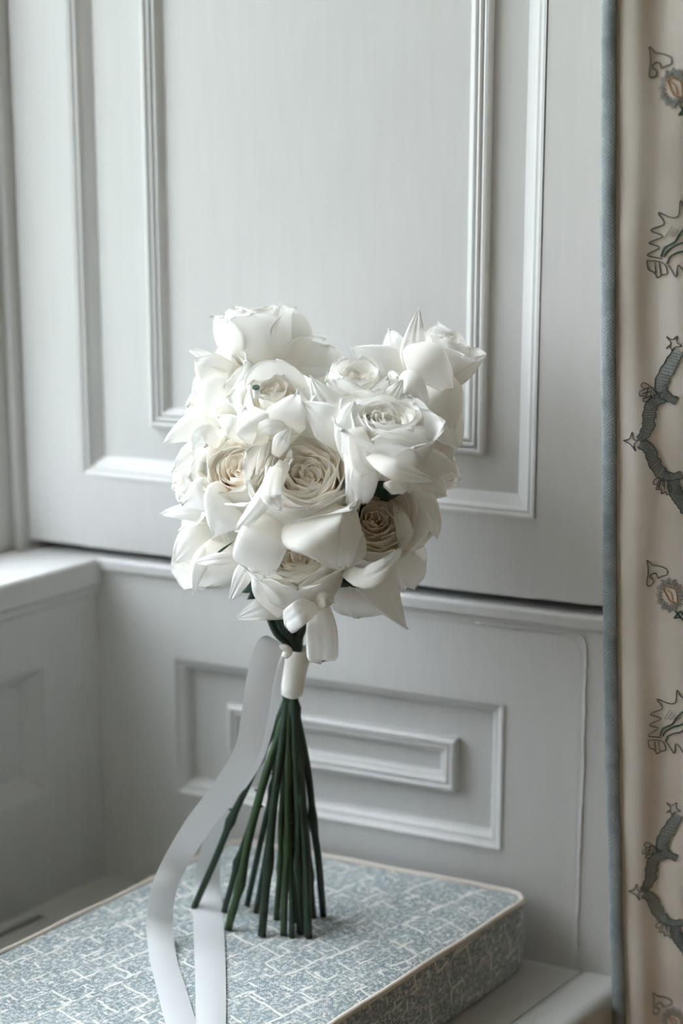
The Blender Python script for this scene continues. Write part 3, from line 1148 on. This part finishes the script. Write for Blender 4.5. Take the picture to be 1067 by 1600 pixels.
    def free(s, pts, hw, k=12.0, roll=None, point=0.5, base=0.5, peak=0.5, nrm=None, tint=(0.25, 0.0), ruffle=0.0008, n=15, m=13, sd=0, ex=2.1, curl=0.005, twist=None):
        """petal laid through given points (pixel x, pixel y, world y)"""
        Q = np.array([on_y(*p) for p in pts])
        Cn = spline(Q, 60)
        t = vsamp(n)
        Cn = np.stack([np.interp(t, np.linspace(0, 1, 60), Cn[:, q]) for q in range(3)], 1)
        nv = np.array([0, -0.97, 0.22]) if nrm is None else np.array(nrm, float)
        nv = nv / np.linalg.norm(nv)
        sd0 = int(abs(pts[0][0] * 7 + pts[-1][1] * 3 + sd)) % 100000
        tw = math.radians(np.random.RandomState(sd0).uniform(-26, 26) if twist is None else twist)
        Tn = np.gradient(Cn, axis=0); Tn /= np.linalg.norm(Tn, axis=1)[:, None]
        Nn = np.array([nv * math.cos(tw * (q - .3)) + np.cross(Tn[i], nv) * math.sin(tw * (q - .3)) + Tn[i] * np.dot(Tn[i], nv) * (1 - math.cos(tw * (q - .3))) for i, q in enumerate(t)])
        Cn = Cn - nv * (curl * np.clip((t - 0.55) / 0.45, 0, 1) ** 2)[:, None]
        if roll is None:
            k = k * 1.6
            roll = 140.0 * np.clip((t - 0.1) / 0.6, 0, 1)
        w = wprofile(t, hw * 1.15 * 1.2 / FPX, base, peak, point, ex)
        g = petal_geo(Cn, Nn, w, k, roll, m, ruffle, sd0)
        tn = np.repeat(np.clip(tint[0] + (tint[1] - tint[0]) * np.minimum(1, t * 1.5), 0, 1), m)
        return s.put(g, tn)


# ---- roses, back to front: (heart pixel, depth, axis)
r_top = Rose(396, 494, 1.262, (-0.08, 0.10, 1.0), R=0.0225, H=0.046, seed=21, tint=0.5, closed=0.75, hs=0.82, refl_az=[150, 100])
r_backtop = Rose(474, 552, 1.300, (0.1, 0.25, 0.9), R=0.024, H=0.042, seed=2, tint=0.8, refl=3, heart=12, ncup=(0, 4))
r_hood = Rose(424, 615, 1.190, (-0.12, -0.55, 0.80), R=0.0215, H=0.042, seed=3, tint=0.7, closed=1.0, heart=10, hs=0.6, refl=0, ncup=(3, 4))
r_upleft = Rose(338, 598, 1.245, (-0.75, -0.35, 0.55), R=0.025, H=0.040, seed=4, tint=0.5, refl=4, heart=14)
r_small = Rose(562, 588, 1.205, (0.02, -0.28, 0.96), R=0.0185, H=0.040, seed=5, tint=0.5, hs=0.85, refl=0, heart=14)
r_topright = Rose(703, 535, 1.232, (0.42, -0.10, 0.90), R=0.0185, H=0.036, seed=6, tint=0.35, closed=0.8, refl=0, heart=10, ncup=(3, 4))
r_right = Rose(672, 700, 1.225, (0.72, -0.45, 0.45), R=0.024, H=0.040, seed=7, tint=0.8, refl_az=[-60, 60, 150], heart=14)
r_farleft = Rose(312, 716, 1.215, (-0.78, -0.40, 0.45), R=0.025, H=0.040, seed=8, tint=0.7, refl_az=[-80, 30, 90], heart=18)
r_lowleft = Rose(322, 850, 1.215, (-0.62, -0.55, 0.40), R=0.024, H=0.042, seed=9, tint=0.5, refl_az=[120], heart=14)
r_lowright = Rose(640, 815, 1.250, (0.80, -0.15, 0.25), R=0.024, H=0.040, seed=10, tint=0.6, refl_az=[-50, 60], heart=10, ncup=(0, 4))
r_left = Rose(374, 728, 1.176, (-0.28, -0.66, 0.66), R=0.0260, H=0.044, seed=11, tint=1.15, refl=0, heart=26)
r_centre = Rose(478, 738, 1.160, (-0.02, -0.66, 0.74), R=0.0310, H=0.047, seed=12, tint=1.0, refl_az=[-50], heart=30)
r_main = Rose(606, 655, 1.158, (0.12, -0.36, 0.92), R=0.0275, H=0.048, seed=13, tint=0.5, closed=0.55, hs=0.82, refl=0, heart=26)
r_orange = Rose(590, 806, 1.176, (0.22, -0.76, 0.54), R=0.0278, H=0.046, seed=14, tint=1.25, refl=0, heart=26)
r_bottom = Rose(464, 866, 1.160, (-0.06, -0.48, 0.88), R=0.0262, H=0.046, seed=15, tint=1.0, refl=0, heart=18)
fill = [Rose(500, 640, 1.225, (0, -0.5, 0.86), R=0.026, H=0.042, seed=16, refl=3, heart=8, ncup=(0, 4)),
        Rose(640, 620, 1.262, (0.4, -0.1, 0.9), R=0.024, H=0.04, seed=17, refl=4, heart=8, ncup=(0, 4)),
        Rose(400, 660, 1.235, (-0.3, -0.5, 0.8), R=0.026, H=0.042, seed=18, refl=4, heart=8, ncup=(0, 4)),
        Rose(560, 740, 1.225, (0.2, -0.7, 0.6), R=0.026, H=0.042, seed=19, refl=3, heart=8, ncup=(0, 4)),
        Rose(400, 815, 1.225, (-0.3, -0.8, 0.4), R=0.024, H=0.042, seed=20, refl=3, heart=8, ncup=(0, 4))]

F_ = r_top.free
F_([(400, 578, 1.25), (345, 566, 1.235), (299, 538, 1.232)], 17, k=30, point=0.5, nrm=(0.1, -.5, .85))
F_([(440, 575, 1.262), (456, 520, 1.270), (446, 473, 1.275)], 34, k=18, point=0.6)
F_([(440, 575, 1.27), (490, 570, 1.28), (545, 596, 1.28)], 30, k=18, point=0.5)
F_ = r_hood.free
F_([(436, 645, 1.20), (432, 600, 1.205), (428, 562, 1.185)], 46, k=-26, roll=0, point=0.0, peak=0.62, tint=(0.4, 0.05))
F_([(418, 695, 1.178), (400, 665, 1.162), (384, 636, 1.168)], 30, k=30, roll=0, point=0.2)
F_([(436, 695, 1.176), (446, 655, 1.160), (466, 614, 1.166)], 30, k=30, roll=0, point=0.4, tint=(0.35, 0.05))
F_([(492, 690, 1.19), (474, 650, 1.185), (462, 608, 1.180)], 17, k=22, point=0.7)
F_ = r_upleft.free
F_([(370, 650, 1.225), (310, 662, 1.215), (254, 686, 1.212)], 25, k=30, point=0.6, peak=0.45)
F_([(370, 585, 1.235), (330, 575, 1.228), (307, 560, 1.225)], 24, k=20, point=0.4)
F_([(375, 640, 1.225), (335, 620, 1.215), (302, 612, 1.215)], 34, k=22, point=0.2)
F_([(388, 690, 1.19), (365, 668, 1.178), (338, 655, 1.18)], 17, k=45, point=0.2)
F_ = r_topright.free
F_([(650, 592, 1.222), (648, 540, 1.215), (656, 482, 1.222)], 21, k=26, point=0.8, peak=0.4)
F_([(672, 592, 1.222), (715, 583, 1.215), (757, 555, 1.215)], 19, k=30, point=0.7, peak=0.4)
F_([(672, 600, 1.23), (610, 572, 1.222), (547, 546, 1.222)], 33, k=12, point=0.55, peak=0.4)
F_([(632, 545, 1.205), (668, 568, 1.196), (704, 616, 1.205)], 33, k=20, point=0.45, base=0.15, peak=0.5)
F_([(622, 600, 1.20), (640, 602, 1.192), (668, 632, 1.195)], 22, k=22, point=0.15)
F_([(655, 590, 1.215), (692, 620, 1.205), (717, 667, 1.208)], 34, k=16, point=0.5, peak=0.5)
F_([(650, 620, 1.225), (690, 655, 1.218), (711, 700, 1.218)], 32, k=16, point=0.5, peak=0.5)
F_([(640, 580, 1.24), (618, 545, 1.238), (608, 515, 1.242)], 20, k=22, point=0.2)
F_([(690, 590, 1.235), (700, 540, 1.245), (690, 502, 1.255)], 24, k=20, point=0.5)
F_ = r_small.free
F_([(548, 670, 1.185), (515, 635, 1.180), (482, 590, 1.182)], 22, k=25, point=0.7, peak=0.5)
F_([(598, 640, 1.190), (612, 620, 1.186), (631, 595, 1.186)], 13, k=40, point=0.7)
F_([(545, 640, 1.20), (528, 600, 1.195), (515, 580, 1.198)], 15, k=30, point=0.3)
F_ = r_main.free
F_([(552, 700, 1.168), (512, 662, 1.160), (472, 634, 1.163)], 27, k=16, point=0.6, peak=0.5)
F_([(565, 740, 1.160), (544, 680, 1.146), (549, 628, 1.150)], 20, k=40, point=0.1, base=0.6)
F_([(556, 668, 1.140), (570, 720, 1.131), (592, 748, 1.136)], 20, k=26, point=0.35, base=0.5)
F_([(570, 715, 1.138), (568, 752, 1.132), (566, 786, 1.138)], 19, k=20, point=0.2, base=0.7, ex=3)
F_([(572, 706, 1.136), (610, 728, 1.118), (650, 742, 1.122), (680, 748, 1.132)], 17, k=34, point=0.6, base=0.3, peak=0.45, nrm=(0, -.75, .65))
F_([(600, 745, 1.15), (625, 735, 1.126), (640, 770, 1.13)], 34, k=10, point=0.4, peak=0.5)
F_ = r_right.free
F_([(635, 735, 1.195), (675, 730, 1.182), (712, 738, 1.188)], 28, k=22, point=0.5, peak=0.45)
F_([(640, 755, 1.205), (670, 758, 1.196), (694, 778, 1.2)], 24, k=24, point=0.45)
F_([(640, 765, 1.21), (660, 780, 1.206), (668, 800, 1.21)], 18, k=26, point=0.4)
F_ = r_farleft.free
F_([(345, 812, 1.205), (300, 800, 1.197), (251, 804, 1.2)], 15, k=60, point=0.25, peak=0.45)
F_([(330, 700, 1.2), (300, 710, 1.192), (268, 735, 1.195)], 17, k=36, point=0.5)
F_([(330, 740, 1.2), (305, 740, 1.192), (288, 765, 1.195)], 24, k=26, point=0.5)
F_ = r_left.free
F_([(374, 782, 1.172), (348, 800, 1.148), (325, 831, 1.148)], 42, k=7, point=0.7, base=0.85, peak=0.3)
F_([(345, 770, 1.18), (318, 775, 1.165), (285, 788, 1.172)], 28, k=18, point=0.6)
F_([(446, 722, 1.16), (415, 775, 1.135), (370, 832, 1.140)], 15, k=70, point=0.05, base=0.6, peak=0.4)
F_([(392, 690, 1.172), (420, 667, 1.158), (472, 676, 1.165)], 11, k=80, roll=0, point=0.2, base=0.5)
F_([(430, 712, 1.16), (440, 690, 1.148), (454, 670, 1.15)], 12, k=45, point=0.6)
F_([(345, 690, 1.185), (318, 680, 1.178), (300, 700, 1.182)], 18, k=30, point=0.5)
F_ = r_centre.free
F_([(432, 730, 1.150), (424, 770, 1.126), (438, 795, 1.124)], 15, k=40, point=0.3, base=0.6)
F_([(476, 798, 1.146), (499, 838, 1.124), (533, 886, 1.130)], 48, k=9, point=0.85, base=0.85, peak=0.25, twist=0)
F_([(548, 690, 1.152), (556, 740, 1.138), (548, 800, 1.142)], 15, k=34, point=0.05, base=0.7)
F_([(535, 790, 1.15), (530, 840, 1.136), (540, 890, 1.140)], 32, k=14, point=0.35, base=0.6, peak=0.45)
F_([(428, 806, 1.150), (408, 850, 1.134), (390, 892, 1.140)], 35, k=9, point=0.0, base=0.8, peak=0.5, ex=5, twist=0)
F_ = r_orange.free
F_([(538, 892, 1.146), (570, 903, 1.130), (605, 885, 1.128), (628, 858, 1.140)], 16, k=30, point=0.35, base=0.5, peak=0.45, nrm=(0, -.9, .3))
F_([(575, 870, 1.185), (598, 925, 1.172), (634, 986, 1.178)], 34, k=16, point=1.0, base=0.8, peak=0.3)
F_([(560, 880, 1.19), (562, 930, 1.182), (552, 964, 1.186)], 43, k=7, point=0.0, base=0.6, peak=0.5, ex=4, ruffle=0.0016)
F_([(560, 830, 1.165), (556, 865, 1.150), (546, 890, 1.152)], 15, k=36, point=0.2)
F_([(620, 790, 1.185), (632, 830, 1.17), (630, 862, 1.165)], 12, k=36, point=0.3)
F_ = r_lowright.free
F_([(615, 765, 1.205), (655, 790, 1.192), (681, 840, 1.198)], 27, k=26, point=0.3, base=0.6)
F_([(620, 830, 1.215), (645, 845, 1.21), (664, 850, 1.212)], 16, k=26, point=0.4)
F_([(610, 870, 1.225), (640, 890, 1.22), (650, 920, 1.225)], 28, k=16, point=0.3)
F_ = r_lowleft.free
F_([(345, 840, 1.198), (312, 880, 1.182), (300, 928, 1.186)], 14, k=50, point=0.6, peak=0.45)
F_([(372, 872, 1.168), (340, 874, 1.166), (306, 880, 1.174)], 9, k=90, roll=0, point=0.2, base=0.6)
F_([(352, 850, 1.19), (338, 890, 1.182), (330, 918, 1.188)], 34, k=9, point=0.0, base=0.7, ex=4)
F_([(335, 830, 1.2), (298, 848, 1.192), (273, 880, 1.195)], 23, k=22, point=0.45)
F_([(398, 868, 1.175), (378, 900, 1.164), (358, 934, 1.17)], 14, k=46, point=0.25, base=0.6)
F_ = r_bottom.free
F_([(455, 935, 1.195), (410, 950, 1.186), (366, 966, 1.192)], 25, k=18, point=0.75, base=0.9, peak=0.2)
F_([(502, 938, 1.150), (470, 956, 1.130), (444, 974, 1.134)], 17, k=14, point=0.0, base=0.5, peak=0.6, ex=6)
F_([(485, 950, 1.150), (505, 938, 1.136), (522, 940, 1.140)], 12, k=55, point=0.1)
F_([(498, 942, 1.152), (503, 988, 1.138), (506, 1034, 1.140)], 22, k=9, point=0.0, base=0.6, peak=0.6, ex=7, curl=0.002, twist=8)
F_([(440, 962, 1.165), (410, 925, 1.146), (400, 880, 1.152)], 13, k=40, point=0.3)

# ---- stems
rose_list = [r_right, r_topright, r_main, r_orange, r_lowright, r_small, r_bottom, r_centre, r_backtop, r_hood, r_left, r_top, r_upleft, r_farleft, r_lowleft]
bottoms = [(303, 1418), (356, 1452), (350, 1424), (386, 1414), (409, 1462), (443, 1461), (456, 1464), (469, 1458), (482, 1464), (490, 1432), (505, 1431), (460, 1440), (400, 1425), (432, 1436), (475, 1440)]
tops_x = [441, 443, 446, 449, 446, 450, 454, 459, 464, 468, 470, 457, 452, 455, 461]
order = sorted(range(15), key=lambda i: -rose_list[i].base[0])
for si, (bx_, by_) in enumerate(bottoms):
    ro = rose_list[order[sorted(range(15), key=lambda i: bottoms[i][0]).index(si)]]
    B = on_z(bx_, by_, CTOP + 0.001)
    ang = si * 2.4
    rr = 0.0036 * math.sqrt((si + 0.5) / 15)
    bo = np.array([(tops_x[si] - 456) * 1.22 / FPX * 0.55, rr * math.sin(ang) * 1.2, 0])
    b_lo = on_y(456, 1092, BIND_Y) + bo
    b_hi = on_y(461, 1016, BIND_Y + 0.003) + bo * np.array([-0.6, 1, 0])
    b_hh = on_y(452 - (tops_x[si] - 456) * 1.9, 968, BIND_Y + 0.002) + bo * np.array([0, 3.0, 0])
    mid = np.array([*(B * 0.46 + b_lo * 0.54)[:2], (B[2] + b_lo[2]) / 2]) + np.array([random.uniform(-.002, .002), random.uniform(-.002, .002), 0]) + (b_lo - on_y(456, 1092, BIND_Y)) * 0.6
    top = ro.base + ro.axis * 0.004
    pts = spline([B, mid, b_lo, b_hi, b_hh, b_hh * 0.4 + top * 0.6, top], 64)
    rad = np.full(64, 0.0026 + 0.0005 * math.sin(si * 1.9))
    for q in (random.uniform(4, 12), random.uniform(14, 24)):
        rad += 0.0017 * np.exp(-((np.arange(64) - q) / 0.6) ** 2)
        ka = random.uniform(0, 6.28)
        pts = pts + np.exp(-((np.arange(64) - q) / 2.6) ** 2)[:, None] * np.array([math.cos(ka) * 0.0016, math.sin(ka) * 0.0010, 0])
    v, f = tube_geo(pts, rad, 10)
    st = mesh('stem', v, f, 'stem_bright' if si % 4 == 1 else 'stem_green', bq, smooth=True)
    tdir = (pts[0] - pts[1]); tdir /= np.linalg.norm(tdir)
    v, f = tube_geo([pts[0] + tdir * 0.0001, pts[0] + tdir * 0.0004], 0.0023, 10)
    mesh('cut_end', v, f, 'stem_cut', st)
    q = 10 + si % 5
    sd = 1 if si % 2 else -1
    tp_ = pts[q] + np.array([0.0048 * sd, -0.001, 0.0018])
    v, f = tube_geo([pts[q], pts[q] * 0.4 + tp_ * 0.6, tp_], [0.0016, 0.0011, 0.0005], 6)
    mesh('thorn', v, f, 'stem_green', st, smooth=True)

# ---- leaves and sepals in the gaps
def leaf(pts, hw, k=14, point=0.7):
    Q = np.array([on_y(*p) for p in pts]); Cn = spline(Q, 10)
    t = np.linspace(0, 1, 10)
    g = petal_geo(Cn, np.tile([0, -.97, .22], (10, 1)), wprofile(t, hw * 1.2 / FPX, 0.3, 0.45, point), k, 0, 9, 0.0006, int(pts[0][0]))
    mesh('leaf', g[0], g[1], 'leaf_green', bq, smooth=True)


leaf([(425, 890, 1.20), (400, 905, 1.19), (374, 925, 1.192)], 22, point=0.3)
leaf([(420, 905, 1.205), (405, 925, 1.20), (388, 938, 1.2)], 14)
leaf([(560, 890, 1.19), (540, 905, 1.182), (515, 915, 1.185)], 14)
leaf([(520, 870, 1.18), (508, 878, 1.172), (500, 885, 1.175)], 8)
leaf([(540, 895, 1.18), (552, 912, 1.166), (560, 918, 1.168)], 7)
leaf([(575, 770, 1.18), (590, 762, 1.165), (600, 752, 1.168)], 12)
leaf([(585, 775, 1.19), (605, 768, 1.18), (625, 770, 1.185)], 16)
leaf([(335, 868, 1.176), (350, 857, 1.170), (366, 846, 1.172)], 2.0, 60)
leaf([(500, 990, 1.185), (470, 960, 1.18), (455, 945, 1.185)], 12)
v, f = tube_geo([on_y(401, 620, 1.166), on_y(400, 606, 1.161)], 0.0024, 10)
mesh('snipped_tip', v, f, 'petal', r_hood.obj, smooth=True, attr=[0.0] * len(v))
v, f = tube_geo([on_y(400, 606.2, 1.1608), on_y(399.9, 604.3, 1.1604)], 0.0026, 10)
mesh('green_tip', v, f, 'leaf_green', r_hood.obj)

# ---- ribbon
band_pts = []
NB = 28
vs, fs = [], []
rows = [(1013, 467, 20), (1016, 466, 24), (1024, 465, 25.5), (1032, 463.5, 25), (1036, 462, 23), (1050, 459.5, 20.5), (1070, 457.5, 18.5), (1085, 456.5, 17.5), (1087, 456.5, 15.5)]
for py, px, hw in rows:
    c_ = on_y(px, py, BIND_Y + (1050 - py) * 0.00004)
    r_ = hw * 1.24 / FPX
    for kk in range(NB):
        a = 2 * math.pi * kk / NB
        vs.append(c_ + np.array([r_ * math.cos(a), 0.92 * r_ * math.sin(a), 0.0005 * math.sin(2 * a + 1)]))
fs = [(i * NB + j, i * NB + (j + 1) % NB, (i + 1) * NB + (j + 1) % NB, (i + 1) * NB + j) for i in range(len(rows) - 1) for j in range(NB)]
rib = fix(mesh('ribbon', vs, fs, 'ribbon_band', bq, smooth=True))


def ribbon_strip(name, left, right, n=90, m=7, bulge=0.0012):
    l = np.array([p for p in left]); r = np.array([p for p in right])
    A, B = spline(l, n), spline(r, n)
    V, F = [], []
    for i in range(n):
        t = B[min(i + 1, n - 1)] - B[max(i - 1, 0)] + A[min(i + 1, n - 1)] - A[max(i - 1, 0)]
        nn = np.cross(t, B[i] - A[i]); nn /= np.linalg.norm(nn) + 1e-9
        for j in range(m):
            u = j / (m - 1)
            V.append(A[i] * (1 - u) + B[i] * u + nn * bulge * math.sin(math.pi * u))
    F = [(i * m + j, i * m + j + 1, (i + 1) * m + j + 1, (i + 1) * m + j) for i in range(n - 1) for j in range(m - 1)]
    return mesh(name, V, F, 'ribbon', rib, smooth=True)


zr = CTOP + 0.0018
Y = on_y
Zc = lambda x, y: on_z(x, y, zr)
ribbon_strip('ribbon_tail',
             [Y(436, 1010, 1.208), Y(418, 993, 1.203), Y(400, 1006, 1.196), Y(386, 1055, 1.190), Y(377, 1115, 1.186), Y(366, 1170, 1.184), Y(330, 1228, 1.186), Y(290, 1282, 1.188), Y(256, 1340, 1.190), Y(236, 1388, 1.178), Y(229, 1440, 1.175), Zc(233, 1495), Zc(246, 1550), Zc(260, 1605), Zc(276, 1660)],
             [Y(444, 1022, 1.206), Y(446, 1016, 1.203), Y(440, 1022, 1.198), Y(428, 1062, 1.194), Y(418, 1125, 1.192), Y(404, 1182, 1.190), Y(372, 1244, 1.192), Y(334, 1290, 1.194), Y(298, 1345, 1.197), Y(276, 1392, 1.182), Y(270, 1442, 1.178), Zc(276, 1495), Zc(292, 1548), Zc(309, 1605), Zc(326, 1660)])
ribbon_strip('ribbon_tail',
             [Y(436, 1024, 1.207), Y(412, 1062, 1.202), Y(398, 1120, 1.204), Y(384, 1180, 1.210), Y(352, 1240, 1.222), Y(322, 1300, 1.240), Y(306, 1360, 1.250), Zc(302, 1412), Zc(303, 1470), Zc(305, 1540), Zc(306, 1605), Zc(308, 1660)],
             [Y(446, 1026, 1.205), Y(440, 1066, 1.203), Y(430, 1125, 1.206), Y(410, 1190, 1.212), Y(378, 1242, 1.224), Y(352, 1300, 1.243), Y(344, 1360, 1.254), Zc(347, 1412), Zc(351, 1470), Zc(353, 1540), Zc(353, 1605), Zc(354, 1660)])
# small knot: a rolled tuck of ribbon
kp = spline([Y(432, 1016, 1.206), Y(440, 1011, 1.201), Y(449, 1014, 1.200), Y(452, 1020, 1.203), Y(446, 1026, 1.205)], 20)
v, f = tube_geo(kp, 0.0019 + 0.0006 * np.sin(np.linspace(0, 3.1, 20)), 10)
mesh('knot', v, f, 'ribbon_band', rib, smooth=True)
print('petals', len(PETALS))
